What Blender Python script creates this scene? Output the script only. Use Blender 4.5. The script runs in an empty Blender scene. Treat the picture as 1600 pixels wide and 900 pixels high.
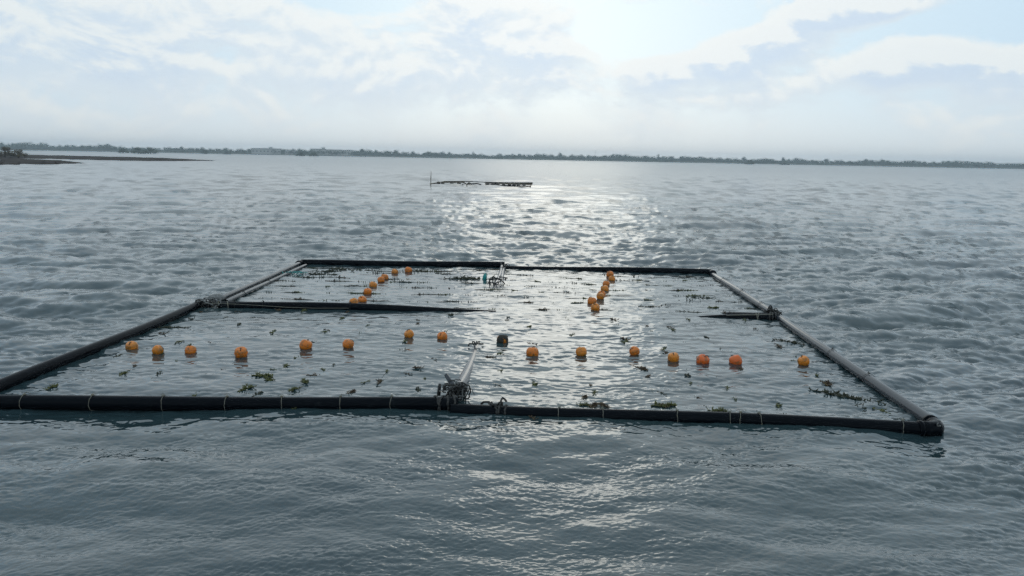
import bpy, math, random
import numpy as np
from mathutils import Vector, Matrix

R = math.radians
sc = bpy.context.scene
C = sc.collection

# ------------------------------------------------------------------ camera
H = 2.2                                    # eye height above the water
PITCH, ROLL, FPX = R(9.62), R(1.08), 1200.0
fwd = Vector((0, math.cos(PITCH), -math.sin(PITCH)))
r0 = Vector((1, 0, 0)); u0 = Vector((0, math.sin(PITCH), math.cos(PITCH)))
cr = r0 * math.cos(ROLL) + u0 * math.sin(ROLL)
cu = -r0 * math.sin(ROLL) + u0 * math.cos(ROLL)
cam_d = bpy.data.cameras.new('camera'); cam = bpy.data.objects.new('camera', cam_d); C.objects.link(cam)
cam.matrix_world = Matrix(((cr.x, cu.x, -fwd.x, 0), (cr.y, cu.y, -fwd.y, 0), (cr.z, cu.z, -fwd.z, H), (0, 0, 0, 1)))
cam_d.sensor_width = 36; cam_d.lens = 36 * FPX / 1600
cam_d.clip_start = 0.05; cam_d.clip_end = 9000
sc.camera = cam

# ------------------------------------------------------------------ light
SUN_EL, SUN_AZ = R(14.5), R(3.0)            # azimuth from +Y towards +X
sun_dir = Vector((math.sin(SUN_AZ) * math.cos(SUN_EL), math.cos(SUN_AZ) * math.cos(SUN_EL), math.sin(SUN_EL)))
sd = bpy.data.lights.new('sun', 'SUN'); sd.energy = 0.5; sd.angle = R(14); sd.color = (1.0, 0.94, 0.82)
so = bpy.data.objects.new('sun', sd); C.objects.link(so)
so.rotation_euler = (-sun_dir).to_track_quat('-Z', 'Y').to_euler(); so.location = (0, 0, 60)
sc.view_settings.view_transform = 'Standard'; sc.view_settings.look = 'None'
sc.view_settings.exposure = -3.0; sc.view_settings.gamma = 1.0; sc.view_settings.use_curve_mapping = False
sc.cycles.use_denoising = True; sc.cycles.denoiser = 'OPENIMAGEDENOISE'; sc.cycles.denoising_prefilter = 'NONE'; sc.cycles.denoising_input_passes = 'RGB_ALBEDO_NORMAL'
sc.cycles.max_bounces = 6; sc.cycles.volume_bounces = 0; sc.cycles.transparent_max_bounces = 8
sc.cycles.caustics_reflective = False; sc.cycles.caustics_refractive = False
sc.cycles.sample_clamp_direct = 12; sc.cycles.sample_clamp_indirect = 4

# ------------------------------------------------------------------ placement helpers
def ray(px, py):
    return (fwd + cr * ((px - 800) / FPX) - cu * ((py - 450) / FPX))
def P(px, py, z=0.0):                       # where that line of sight meets the level z
    d = ray(px, py); t = (z - H) / d.z
    return Vector((0, 0, H)) + d * t
def hor(px): return 246.6 + (px - 800) * math.tan(ROLL)
def far(px, D, z=0.0):                      # bearing px, distance D
    d = ray(px, hor(px)); d.z = 0; d.normalize()
    return Vector((d.x * D, d.y * D, z))

# ------------------------------------------------------------------ sky
SKY_STR = 0.15
w = bpy.data.worlds.new('World'); sc.world = w; w.use_nodes = True
nt = w.node_tree; nt.nodes.clear()
def N(kind, **kw):
    n = nt.nodes.new(kind)
    for k, v in kw.items(): setattr(n, k, v)
    return n
def L(a, b): nt.links.new(a, b)
def setv(sock, v):
    if isinstance(v, (int, float, tuple, list)): sock.default_value = v
    else: L(v, sock)
def M(op, a, b=None, clamp=False):
    n = N('ShaderNodeMath', operation=op, use_clamp=clamp); setv(n.inputs[0], a)
    if b is not None: setv(n.inputs[1], b)
    return n.outputs[0]
def VM(op, a, b=None):
    n = N('ShaderNodeVectorMath', operation=op); setv(n.inputs[0], a)
    if b is not None: setv(n.inputs[1], b)
    return n.outputs['Value'] if op in ('DOT_PRODUCT', 'LENGTH') else n.outputs[0]
def SS(v, a, b, o0=0.0, o1=1.0):
    n = N('ShaderNodeMapRange', interpolation_type='SMOOTHSTEP')
    setv(n.inputs[0], v); n.inputs[1].default_value = a; n.inputs[2].default_value = b
    n.inputs[3].default_value = o0; n.inputs[4].default_value = o1
    return n.outputs[0]
def MIX(f, a, b):
    n = N('ShaderNodeMix', data_type='RGBA'); setv(n.inputs[0], f); setv(n.inputs[6], a); setv(n.inputs[7], b)
    return n.outputs[2]
sky = N('ShaderNodeTexSky', sky_type='NISHITA'); sky.sun_disc = False
sky.sun_elevation = SUN_EL; sky.sun_rotation = SUN_AZ; sky.altitude = 0
sky.air_density = 1.0; sky.dust_density = 1.0; sky.ozone_density = 1.2
tc = N('ShaderNodeTexCoord'); D0 = tc.outputs['Generated']
#        px, py, half width, half height (pixels of view), weight
CLOUDS = [(1020, 116, 65, 30, .26), (1090, 100, 80, 36, .28), (1170, 84, 90, 44, .28), (1240, 55, 65, 46, .24), (1120, 140, 160, 36, .16),
          (1320, 116, 90, 34, .28), (1415, 96, 90, 42, .30), (1495, 76, 65, 34, .22), (1565, 112, 70, 44, .20), (1120, 36, 90, 24, -.16), (1400, 40, 70, 20, -.12), (1330, 12, 85, 34, .55),
          (790, 45, 170, 60, .26), (680, 110, 330, 60, .12), (380, 110, 420, 70, .14), (90, 60, 230, 60, .16),
          (300, 25, 260, 40, .16), (1010, 45, 120, 45, -.42), (560, -5, 90, 28, -.30), (1540, 35, 100, 40, -.30), (340, 82, 60, 20, -.10),
          (1490, 15, 60, 18, .12), (-700, 60, 700, 110, .12), (2300, 60, 600, 110, .12)]
def cloud(vec):
    sv = VM('MULTIPLY', vec, (1.0, 1.0, 1.7))
    n1 = N('ShaderNodeTexNoise', noise_dimensions='3D'); L(sv, n1.inputs['Vector'])
    n1.inputs['Scale'].default_value = 9.5; n1.inputs['Detail'].default_value = 9.0
    n1.inputs['Roughness'].default_value = 0.66; n1.inputs['Distortion'].default_value = 0.35
    acc = n1.outputs['Fac']
    for (px, py, hw, hh, wt) in CLOUDS:
        d = ray(px, py).normalized(); s = FPX * 1.03
        q = VM('MULTIPLY', VM('SUBTRACT', vec, tuple(d)), (s / hw, s / hw, s / hh))
        q = VM('DOT_PRODUCT', q, q)
        q = M('SUBTRACT', 1.0, q, True)
        acc = M('ADD', acc, M('MULTIPLY', q, wt))
    return acc
dA = cloud(D0)
toward = Vector((sun_dir.x * .3, 0, 1)) * 0.013
dB = cloud(VM('ADD', D0, tuple(toward)))
sep = N('ShaderNodeSeparateXYZ'); L(D0, sep.inputs[0]); zc = sep.outputs[2]
cover = SS(dA, 0.42, 0.62)
thick = SS(dA, 0.53, 0.86)
rim = SS(M('SUBTRACT', dA, dB), -0.09, 0.10)
sundot = VM('DOT_PRODUCT', D0, tuple(sun_dir))
nearsun = M('POWER', M('MAXIMUM', sundot, 0.0), 6.0)
lit = MIX(nearsun, (6.2, 6.65, 6.7, 1), (7.4, 7.6, 7.5, 1))
mid = MIX(nearsun, (5.0, 5.9, 6.6, 1), (6.0, 6.65, 7.1, 1))
shade = MIX(nearsun, (4.5, 5.4, 6.4, 1), (5.3, 6.2, 7.2, 1))
ccol = MIX(M('MULTIPLY', thick, M('SUBTRACT', 1.0, M('MULTIPLY', rim, .9))), MIX(rim, mid, lit), shade)
clear = MIX(0.95, sky.outputs[0], MIX(nearsun, (4.2, 5.6, 6.9, 1), (5.5, 6.8, 7.6, 1)))
body = MIX(M('MULTIPLY', cover, 0.92), clear, ccol)
hz = SS(zc, -0.03, 0.11, 0.92, 0.0)
hazecol = MIX(nearsun, (5.8, 6.2, 6.3, 1), (6.9, 7.2, 7.2, 1))
body = MIX(hz, body, hazecol)
glow = M('MULTIPLY', M('POWER', M('MAXIMUM', sundot, 0.0), 55.0), 0.2)
gl = N('ShaderNodeCombineXYZ'); L(glow, gl.inputs[0]); L(M('MULTIPLY', glow, .97), gl.inputs[1]); L(M('MULTIPLY', glow, .88), gl.inputs[2])
body = VM('ADD', body, gl.outputs[0])
body = VM('MULTIPLY', body, (6.9, 6.9, 6.9))
bg = N('ShaderNodeBackground'); L(body, bg.inputs['Color']); bg.inputs['Strength'].default_value = SKY_STR
wo = N('ShaderNodeOutputWorld'); L(bg.outputs[0], wo.inputs['Surface'])

# ------------------------------------------------------------------ material helpers
def mat(name, col, rough=0.5, spec=0.5, noise=None, bump=None, col2=None, objspace=True):
    """col/col2 blended by noise=(scale, lo, hi); bump=(scale, strength, distance)"""
    global nt
    m = bpy.data.materials.new(name); m.use_nodes = True
    keep = nt; nt = m.node_tree
    b = nt.nodes['Principled BSDF']
    b.inputs['Base Color'].default_value = (*col, 1); b.inputs['Roughness'].default_value = rough
    b.inputs['Specular IOR Level'].default_value = spec
    t = N('ShaderNodeTexCoord'); vec = t.outputs['Object' if objspace else 'Generated']
    if noise:
        n = N('ShaderNodeTexNoise'); L(vec, n.inputs['Vector'])
        n.inputs['Scale'].default_value = noise[0]; n.inputs['Detail'].default_value = 6
        f = SS(n.outputs['Fac'], noise[1], noise[2])
        L(MIX(f, (*col, 1), (*col2, 1)), b.inputs['Base Color'])
        L(M('ADD', M('MULTIPLY', f, 0.25), rough), b.inputs['Roughness'])
    if bump:
        n = N('ShaderNodeTexNoise'); L(vec, n.inputs['Vector']); n.inputs['Scale'].default_value = bump[0]; n.inputs['Detail'].default_value = 5
        bp = N('ShaderNodeBump'); bp.inputs['Strength'].default_value = bump[1]; bp.inputs['Distance'].default_value = bump[2]
        L(n.outputs['Fac'], bp.inputs['Height']); L(bp.outputs[0], b.inputs['Normal'])
    nt = keep
    return m

MT = {}
MT['pipe'] = mat('black_plastic_pipe', (.0015, .003, .005), .22, .06, (9, .60, .88), (60, .25, .002), (.012, .015, .017))
MT['pipe_grey'] = mat('weathered_sheen_pipe', (.020, .025, .031), .22, .50, (5, .55, .85), (12, .10, .002), (.035, .040, .044))  # same black plastic, base lightened to paint in the pale sky sheen; noise is scuffs
MT['cord'] = mat('pale_cord', (.18, .175, .15), .8, .2, (40, .4, .7), None, (.22, .20, .14))
MT['rope_dark'] = mat('dark_wet_rope', (.022, .022, .022), .55, .3, (60, .4, .7), (200, .6, .004), (.07, .065, .055))
MT['rope_grey'] = mat('grey_rope', (.20, .20, .19), .75, .2, (40, .4, .7), (200, .6, .004), (.09, .09, .085))
MT['line'] = mat('thin_line', (.035, .04, .035), .6, .3, (30, .4, .7), None, (.07, .06, .04))
MT['orange'] = mat('orange_float_plastic', (.64, .165, .008), .38, .45, (14, .50, .78), (45, .2, .003), (.34, .13, .03))
MT['amber'] = mat('amber_float_plastic', (.64, .20, .010), .38, .45, (12, .50, .78), (45, .2, .003), (.34, .15, .04))
MT['red'] = mat('red_orange_float_plastic', (.66, .115, .012), .38, .45, (14, .55, .80), (45, .2, .003), (.40, .10, .03))
for k_ in ('orange', 'amber', 'red'):
    nt_keep = nt; nt = MT[k_].node_tree; b_ = nt.nodes['Principled BSDF']; src = b_.inputs['Base Color'].links[0].from_socket
    oi = N('ShaderNodeObjectInfo'); tcn = N('ShaderNodeTexCoord'); st = N('ShaderNodeTexNoise'); L(VM('ADD', tcn.outputs['Object'], oi.outputs['Location']), st.inputs['Vector'])
    st.inputs['Scale'].default_value = 22; st.inputs['Detail'].default_value = 8
    stain = MIX(SS(st.outputs['Fac'], .50, .66, 0, .65), src, (.10, .07, .025, 1))
    L(MIX(M('MULTIPLY', oi.outputs['Random'], .08), stain, (.55, .27, .09, 1)), b_.inputs['Base Color']); nt = nt_keep
MT['fouled'] = mat('fouled_float', (.030, .027, .020), .7, .3, (9, .56, .62), (40, .8, .01), (.40, .13, .015))
MT['teal'] = mat('teal_plastic', (.02, .26, .24), .4, .4, (20, .5, .8), None, (.01, .12, .12))
MT['weed'] = mat('olive_seaweed', (.075, .080, .018), .5, .4, (14, .4, .65), None, (.10, .105, .025))
MT['weed_b'] = mat('brown_seaweed', (.050, .030, .014), .5, .4, (14, .4, .65), None, (.11, .075, .03))
MT['weed_d'] = mat('dark_seaweed', (.030, .034, .016), .45, .4, (14, .4, .65), None, (.04, .042, .02))
MT['mud'] = mat('wet_mud', (.040, .032, .027), .95, .05, (.25, .4, .65), (1.5, .6, .08), (.07, .057, .048))
MT['leaf'] = mat('mangrove_leaf', (.040, .062, .022), .6, .3, (.35, .35, .7), None, (.075, .10, .036))
MT['leaf_dry'] = mat('scrub_leaf', (.075, .060, .030), .7, .3, (.6, .35, .7), None, (.13, .10, .045))
MT['bark'] = mat('bark', (.09, .075, .06), .8, .2, (2, .4, .7), None, (.05, .04, .035))
MT['land'] = mat('shore_earth', (.14, .125, .09), .9, .2, (.02, .4, .65), None, (.07, .085, .04))
MT['wall'] = mat('pale_render', (.52, .50, .45), .8, .2, (.15, .4, .7), None, (.40, .38, .34))
MT['roofslab'] = mat('roof_slab', (.36, .35, .33), .8, .2, (.2, .4, .7), None, (.25, .24, .23))
MT['dark_open'] = mat('window_glass', (.04, .045, .05), .25, .5)
MT['wood'] = mat('grey_wood', (.10, .085, .07), .75, .2, (8, .4, .7), None, (.18, .16, .13))
MT['bamboo'] = mat('weathered_bamboo', (.20, .15, .09), .7, .25, (6, .4, .7), None, (.10, .08, .05))

# ------------------------------------------------------------------ mesh helpers
def link(name, me, m=None, parent=None, smooth=True):
    o = bpy.data.objects.new(name, me); C.objects.link(o)
    if m is not None:
        if not me.materials: me.materials.append(m)
    if parent: o.parent = parent
    if smooth and len(me.polygons): me.polygons.foreach_set('use_smooth', [True] * len(me.polygons))
    return o
def mesh(name, V, F):
    me = bpy.data.meshes.new(name); me.from_pydata([tuple(v) for v in V], [], F); me.update()
    return me
def empty(name, loc=(0, 0, 0)):
    o = bpy.data.objects.new(name, None); C.objects.link(o); o.location = loc; o.empty_display_size = .1
    return o
def tag(o, label, cat, group=None, kind=None):
    if label: o['label'] = label
    if cat: o['category'] = cat
    if group: o['group'] = group
    if kind: o['kind'] = kind
    return o
def tube(pts, rad, seg=10, caps=True, V=None, F=None):
    """swept tube along pts; rad number or list; appends to V, F"""
    if V is None: V, F = [], []
    pts = [Vector(p) for p in pts]; n = len(pts)
    rr = rad if isinstance(rad, (list, tuple)) else [rad] * n
    base = len(V); prev = None
    for i, p in enumerate(pts):
        t = (pts[min(i + 1, n - 1)] - pts[max(i - 1, 0)])
        if t.length < 1e-9: t = Vector((0, 0, 1))
        t.normalize()
        if prev is None:
            a = Vector((0, 0, 1)) if abs(t.z) < .9 else Vector((1, 0, 0))
            e1 = t.cross(a).normalized()
        else:
            e1 = (prev - t * prev.dot(t))
            e1 = e1.normalized() if e1.length > 1e-6 else t.orthogonal().normalized()
        prev = e1; e2 = t.cross(e1)
        for k in range(seg):
            c, s = math.cos(2 * math.pi * k / seg), math.sin(2 * math.pi * k / seg)
            V.append(p + (e1 * c + e2 * s) * rr[i])
    for i in range(n - 1):
        for k in range(seg):
            a = base + i * seg + k; b = base + i * seg + (k + 1) % seg
            F.append((a, b, b + seg, a + seg))
    if caps:
        F.append(tuple(base + k for k in range(seg))[::-1]); F.append(tuple(base + (n - 1) * seg + k for k in range(seg)))
    return V, F
def lathe(profile, seg=24, axis_z=True):
    V, F = [], []
    for (r, z) in profile:
        for k in range(seg):
            a = 2 * math.pi * k / seg; V.append((r * math.cos(a), r * math.sin(a), z))
    for i in range(len(profile) - 1):
        for k in range(seg):
            a = i * seg + k; b = i * seg + (k + 1) % seg
            F.append((a, b, b + seg, a + seg))
    return V, F
def boxv(x0, x1, y0, y1, z0, z1, V=None, F=None):
    if V is None: V, F = [], []
    b = len(V)
    V += [(x0, y0, z0), (x1, y0, z0), (x1, y1, z0), (x0, y1, z0), (x0, y0, z1), (x1, y0, z1), (x1, y1, z1), (x0, y1, z1)]
    F += [(b, b+3, b+2, b+1), (b+4, b+5, b+6, b+7), (b, b+1, b+5, b+4), (b+1, b+2, b+6, b+5), (b+2, b+3, b+7, b+6), (b+3, b, b+4, b+7)]
    return V, F

# ------------------------------------------------------------------ the water
PIPE_Z = 0.030
FL, FR = P(-58, 628, PIPE_Z), P(1468, 671, PIPE_Z)
FC = P(712, 633, PIPE_Z)
ML, MR = P(313, 477, PIPE_Z), P(1213, 494, PIPE_Z)
BL, BC, BR = P(471, 411, PIPE_Z), P(786, 414.5, PIPE_Z), P(1111, 426, PIPE_Z)

def spectrum_tile(Lm, n, lmin, lmax, lpeak, power, deg, spread, seed, slope):
    rng = np.random.default_rng(seed)
    k1 = np.fft.fftfreq(n, d=Lm / n) * 2 * np.pi
    kx, ky = np.meshgrid(k1, k1, indexing='ij'); k = np.hypot(kx, ky); k[0, 0] = 1e-6
    lam = 2 * np.pi / k
    S = k ** (-power) * np.exp(-(lam / lpeak) ** 2 * 0.7)
    S *= (1 / (1 + np.exp(-(lam - lmin) / (0.12 * lmin)))) * (1 / (1 + np.exp((lam - lmax) / (0.12 * lmax))))
    c = (kx * math.cos(R(deg)) + ky * math.sin(R(deg))) / k
    S *= (0.06 + np.abs(c) ** spread) * (c > 0) + 0.12 * (np.abs(c) ** spread) * (c <= 0)
    S[0, 0] = 0
    A = (rng.normal(size=(n, n)) + 1j * rng.normal(size=(n, n))) * np.sqrt(S)
    h = np.fft.ifft2(A).real
    sx = np.fft.ifft2(1j * kx * A).real; sy = np.fft.ifft2(1j * ky * A).real
    g = slope / math.sqrt(float((sx ** 2 + sy ** 2).mean()))
    dx = np.fft.ifft2(-1j * kx / k * A).real * g; dy = np.fft.ifft2(-1j * ky / k * A).real * g
    return dict(L=Lm, n=n, h=(h * g).astype(np.float32), dx=dx.astype(np.float32), dy=dy.astype(np.float32))
def cubic(field, u, v):
    n = field.shape[0]
    iu = np.floor(u).astype(np.int64); iv = np.floor(v).astype(np.int64)
    fu = (u - iu).astype(np.float32); fv = (v - iv).astype(np.float32)
    def wts(f):
        return (-.5 * f + f * f - .5 * f ** 3, 1 - 2.5 * f * f + 1.5 * f ** 3, .5 * f + 2 * f * f - 1.5 * f ** 3, -.5 * f * f + .5 * f ** 3)
    wu, wv = wts(fu), wts(fv); out = np.zeros(u.shape, np.float32)
    for a in range(4):
        row = np.zeros(u.shape, np.float32); ia = (iu + a - 1) % n
        for b in range(4): row += wv[b] * field[ia, (iv + b - 1) % n]
        out += wu[a] * row
    return out
def sample(t, x, y, deg, names=('h',)):
    c, s = math.cos(R(deg)), math.sin(R(deg)); f = t['n'] / t['L']
    u = (x * c + y * s) * f; v = (-x * s + y * c) * f
    return [cubic(t[k], u, v) for k in names]
#                    tile  grid  lmin lmax lpeak pow dir spread seed slope
T_FAR = spectrum_tile(150.0, 1024, 1.8, 9.0, 4.0, 2.4, -86, 10, 31, 0.06)
T_LONG = spectrum_tile(63.0, 1024, 1.2, 9.0, 2.6, 2.6, -84, 9, 11, 0.10)
T_CHOP = spectrum_tile(29.0, 1024, 0.28, 1.9, 0.75, 2.8, -92, 8, 5, 0.165)
T_CHOP2 = spectrum_tile(17.3, 1024, 0.18, 1.2, 0.5, 2.9, -72, 5, 23, 0.12)
T_WAV = spectrum_tile(7.9, 1024, 0.06, 0.36, 0.20, 3.0, -85, 5, 7, 0.20)
T_RIP = spectrum_tile(2.9, 1024, 0.018, 0.10, 0.06, 3.0, -80, 0.9, 9, 0.17)

def smooth(e0, e1, x):
    t = np.clip((x - e0) / (e1 - e0), 0, 1); return t * t * (3 - 2 * t)
def shelter(x, y, e0=-0.45, e1=1.0):
    """1 in the open water, falling in the lee inside and in front of the raft"""
    def side(a, b):                          # signed distance, + on the left of a->b
        d = (b - a); ln = math.hypot(d.x, d.y); return ((y - a.y) * d.x - (x - a.x) * d.y) / ln
    ins = np.minimum(np.minimum(-side(BL, BR), side(FL + (FL - BL) * 1.0, BL) * -1), -side(BR, FR + (FR - BR) * 1.0))
    return 1 - smooth(e0, e1, ins)
def water_fields(x, y, cell, displacement=True):
    sh = shelter(x, y); sh_long = shelter(x, y, -1.5, 0.15)
    front = smooth(FC.y + 0.5, FC.y - 1.0, y)
    out = np.zeros(x.shape, np.float32); ox = out.copy(); oy = out.copy(); lost = np.zeros(x.shape, np.float32)
    gust = 0.75 + 0.5 * smooth(-1, 1, np.sin(x * .11 + 1.3 * np.sin(y * .05)) * np.sin(y * .07 + .8 * np.sin(x * .06)))
    pt, = sample(T_LONG, x * 1.9 + 7, y * 2.6 - 3, 25); patch = 0.6 + 0.85 * smooth(-1.3, 1.3, pt / float(T_LONG['h'].std()))
    for (t, rot, lam, slope, inside, infront, chop) in (
            (T_FAR, 7, 2.7, .06, .08, .35, 1.0), (T_LONG, 0, 2.2, .10, .10, .85, .95), (T_CHOP, 0, .7, .165, .18, .34, 1.0), (T_CHOP2, 19, .45, .12, .24, .26, .9),
            (T_WAV, -8, .18, .20, .52, .28, .7), (T_RIP, 13, .05, .17, .50, 1.10, .0)):
        wt = 1 - smooth(lam / 1.7, lam / 0.55, cell)
        sh_ = sh_long if t in (T_FAR, T_LONG, T_CHOP) else sh
        amp = sh_ + (1 - sh_) * (inside * (1 - front) + infront * front)
        if t in (T_CHOP, T_CHOP2, T_WAV): amp = amp * gust
        if t in (T_RIP, T_WAV): amp = amp * patch
        lost += (1 - wt * wt) * (slope * amp) ** 2
        g = wt * amp
        if displacement:
            h, dx, dy = sample(t, x, y, rot, ('h', 'dx', 'dy'))
            c, s = math.cos(R(rot)), math.sin(R(rot))
            ox += g * chop * (dx * c - dy * s); oy += g * chop * (dx * s + dy * c)
        else:
            h, = sample(t, x, y, rot)
        out += g * h
    return out, ox, oy, lost
def water_z(x, y):
    return float(water_fields(np.array([x]), np.array([y]), np.array([0.01]), False)[0][0])

def build_water():
    az = [0.0]
    while az[-1] < 82: az.append(az[-1] + (0.105 if az[-1] < 37 else 0.105 + (az[-1] - 37) * 0.035))
    az = np.array(sorted([-a for a in az[1:]] + az)) * math.pi / 180
    rr = [1.2]
    while rr[-1] < 1850:
        r = rr[-1]
        if r < 3.1: s = 0.02
        else:
            th = math.atan(H / r); s = H * (0.5 * 0.0746 * math.pi / 180) / math.sin(th) ** 2
            s = min(s, r * 0.015)
        rr.append(r + s)
    rr = np.array(rr); nr, na = len(rr), len(az)
    cell = np.gradient(rr)
    X = (rr[:, None] * np.sin(az)[None, :]).ravel(); Y = (rr[:, None] * np.cos(az)[None, :]).ravel()
    CE = np.repeat(cell, na)
    z, ox, oy, lost = water_fields(X, Y, CE)
    co = np.stack([X + ox, Y + oy, z], 1).astype(np.float32)
    i = np.arange(nr - 1)[:, None] * na + np.arange(na - 1)[None, :]
    q = np.stack([i, i + 1, i + 1 + na, i + na], -1).reshape(-1, 4)[:, ::-1]
    nv = len(co)
    S = 2000.0                               # the rest of the bay, behind and to the sides
    ext = np.array([(-S, -S, -.3), (S, -S, -.3), (S, S, -.3), (-S, S, -.3)], np.float32)
    co = np.concatenate([co, ext]); q = np.concatenate([q, [[nv, nv + 1, nv + 2, nv + 3]]])
    rough = np.sqrt(np.sqrt(2 * 0.5 * lost + 0.045 ** 4)) * 1.0
    cap = .17 + .07 * smooth(60, 240, np.repeat(rr, na))
    rough = np.concatenate([np.minimum(np.maximum(rough, .05), cap), [.4] * 4]).astype(np.float32)
    me = bpy.data.meshes.new('water')
    me.vertices.add(len(co)); me.vertices.foreach_set('co', co.ravel())
    me.loops.add(q.size); me.loops.foreach_set('vertex_index', q.ravel().astype(np.int32))
    me.polygons.add(len(q)); me.polygons.foreach_set('loop_start', np.arange(0, q.size, 4, dtype=np.int32))
    me.polygons.foreach_set('use_smooth', np.ones(len(q), bool))
    me.update(calc_edges=True)
    at = me.attributes.new('rough', 'FLOAT', 'POINT'); at.data.foreach_set('value', rough)
    global nt
    m = bpy.data.materials.new('sea_water'); m.use_nodes = True; keep = nt; nt = m.node_tree
    b = nt.nodes['Principled BSDF']
    a = N('ShaderNodeAttribute', attribute_name='rough'); L(a.outputs['Fac'], b.inputs['Roughness'])
    b.inputs['IOR'].default_value = 1.62
    g = N('ShaderNodeNewGeometry'); n = N('ShaderNodeTexNoise'); L(g.outputs['Position'], n.inputs['Vector'])
    n.inputs['Scale'].default_value = 0.22; n.inputs['Detail'].default_value = 4
    L(MIX(SS(n.outputs['Fac'], .35, .65), (.023, .044, .050, 1), (.029, .052, .054, 1)), b.inputs['Base Color'])
    nt = keep
    return tag(link('water', me, m, smooth=False), None, None, kind='structure')
build_water()

# ------------------------------------------------------------------ land: mud banks and far shore
def bank(name, tops, bottoms, hmax, seed):
    rnd = random.Random(seed); V, F = [], []; n = 60; mcount = 14
    def lerp(pl, u):
        u *= len(pl) - 1; i = min(int(u), len(pl) - 2); f = u - i
        return (pl[i][0] * (1 - f) + pl[i + 1][0] * f, pl[i][1] * (1 - f) + pl[i + 1][1] * f)
    for i in range(n + 1):
        u = i / n; a = P(*lerp(bottoms, u)); b = P(*lerp(tops, u)); wob = (rnd.random() - .5) * 1.5
        for j in range(mcount + 1):
            v = j / mcount; p = a.lerp(b, v); p.y += wob * (1 - v)
            e = min(1, 5 * (1 - u)) * math.sin(math.pi * min(1, max(0, v))) ** .6
            p.z = -.08 + (hmax + .08) * e * (.85 + .3 * rnd.random())
            V.append(p)
    for i in range(n):
        for j in range(mcount):
            a = i * (mcount + 1) + j; F.append((a, a + mcount + 1, a + mcount + 2, a + 1))
    return tag(link(name, mesh(name, V, F), MT['mud']), None, None, kind='structure')
bank('mud_bank', [(-420, 240), (-200, 243), (0, 247), (80, 251), (142, 254.6)], [(-420, 256), (-200, 259), (0, 258.5), (80, 257.5), (142, 255.2)], .34, 1)
bank('mud_spit', [(-500, 232), (-100, 239.4), (90, 243.4), (230, 247), (352, 250.8)], [(-500, 242), (-100, 246), (90, 249), (230, 252), (352, 251.4)], .42, 2)

SHORE = [(-900, 1500), (-300, 1350), (0, 1250), (250, 1180), (480, 1080), (700, 1060), (850, 1080), (1100, 1120), (1350, 1180), (1600, 1250), (1900, 1350), (2500, 1500)]
def shore_d(px):
    for (a, da), (b, db) in zip(SHORE, SHORE[1:]):
        if a <= px <= b: return da + (db - da) * (px - a) / (b - a)
    return 1500
def build_shore():
    rnd = random.Random(4); V, F = [], []
    xs = list(range(-900, 2501, 12))
    prof = [(-6, -.4), (0, .15), (10, .7), (60, 1.6), (300, 2.5), (640, 2.5)]
    for px in xs:
        D = shore_d(px) + 6 * math.sin(px * .05) + rnd.uniform(-4, 4)
        for (o, z) in prof: V.append(far(px, D + o, z))
    k = len(prof)
    for i in range(len(xs) - 1):
        for j in range(k - 1):
            a = i * k + j; F.append((a, a + k, a + k + 1, a + 1))
    tag(link('shore', mesh('shore', V, F), MT['land']), None, None, kind='structure')
build_shore()

def crown_faces(rnd, nleaf, lobes, size, V, F, scale=(1, 1, 1), loc=(0, 0, 0), zmin=.02):
    """leaf clumps scattered through a few lobes; unit tree is about 1 high and 1.4 wide"""
    for _ in range(nleaf):
        lx, ly, lz, lr = rnd.choice(lobes)
        while True:
            d = Vector((rnd.uniform(-1, 1), rnd.uniform(-1, 1), rnd.uniform(-1, 1)))
            if .05 < d.length <= 1: break
        d = d.normalized() * (rnd.random() ** .4)
        p = Vector((lx + d.x * lr, ly + d.y * lr, max(zmin, lz + d.z * lr * .75)))
        n = (d.normalized() + Vector((rnd.uniform(-.8, .8), rnd.uniform(-.8, .8), rnd.uniform(-.3, .9)))).normalized()
        e1 = n.orthogonal().normalized(); a = rnd.uniform(0, 6.28); e2 = n.cross(e1)
        f1 = (e1 * math.cos(a) + e2 * math.sin(a)) * size * rnd.uniform(.6, 1.3); f2 = n.cross(f1) * rnd.uniform(.45, .9)
        b = len(V)
        for q in (p - f1, p + f2 * .8, p + f1, p - f2 * .8):
            V.append((q.x * scale[0] + loc[0], q.y * scale[1] + loc[1], max(0.005, q.z) * scale[2] + loc[2]))
        F.append((b, b + 1, b + 2, b + 3))
def lobes_for(rnd, n):
    L_ = []
    for _ in range(n):
        a = rnd.uniform(0, 6.28); r = rnd.uniform(0, .5)
        L_.append((math.cos(a) * r, math.sin(a) * r, rnd.uniform(.35, .72) - r * .35, rnd.uniform(.2, .34)))
    return L_
TREES = []
for s in range(9):
    rnd = random.Random(40 + s); V, F = [], []
    lob = lobes_for(rnd, 9)
    if s > 5: lob = lob + [(math.cos(a) * .42, math.sin(a) * .42, rnd.uniform(.12, .3), rnd.uniform(.2, .3)) for a in [k * .785 for k in range(8)]]
    crown_faces(rnd, 520 if s < 6 else 900, lob, .055, V, F)
    cme = mesh('crown', V, F); cme.materials.append(MT['leaf'])
    V, F = tube([(0, 0, -.04), (.01, .02, .2), (-.02, 0, .45), (0, .02, .62)], [.05, .04, .03, .012], 7)
    for l in lob[:5]:
        tube([(0, .01, .22), (l[0] * .5, l[1] * .5, .32), (l[0], l[1], l[2])], [.025, .018, .006], 5, V=V, F=F)
    tme = mesh('trunk', V, F); tme.materials.append(MT['bark'])
    TREES.append((cme, tme))
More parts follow.
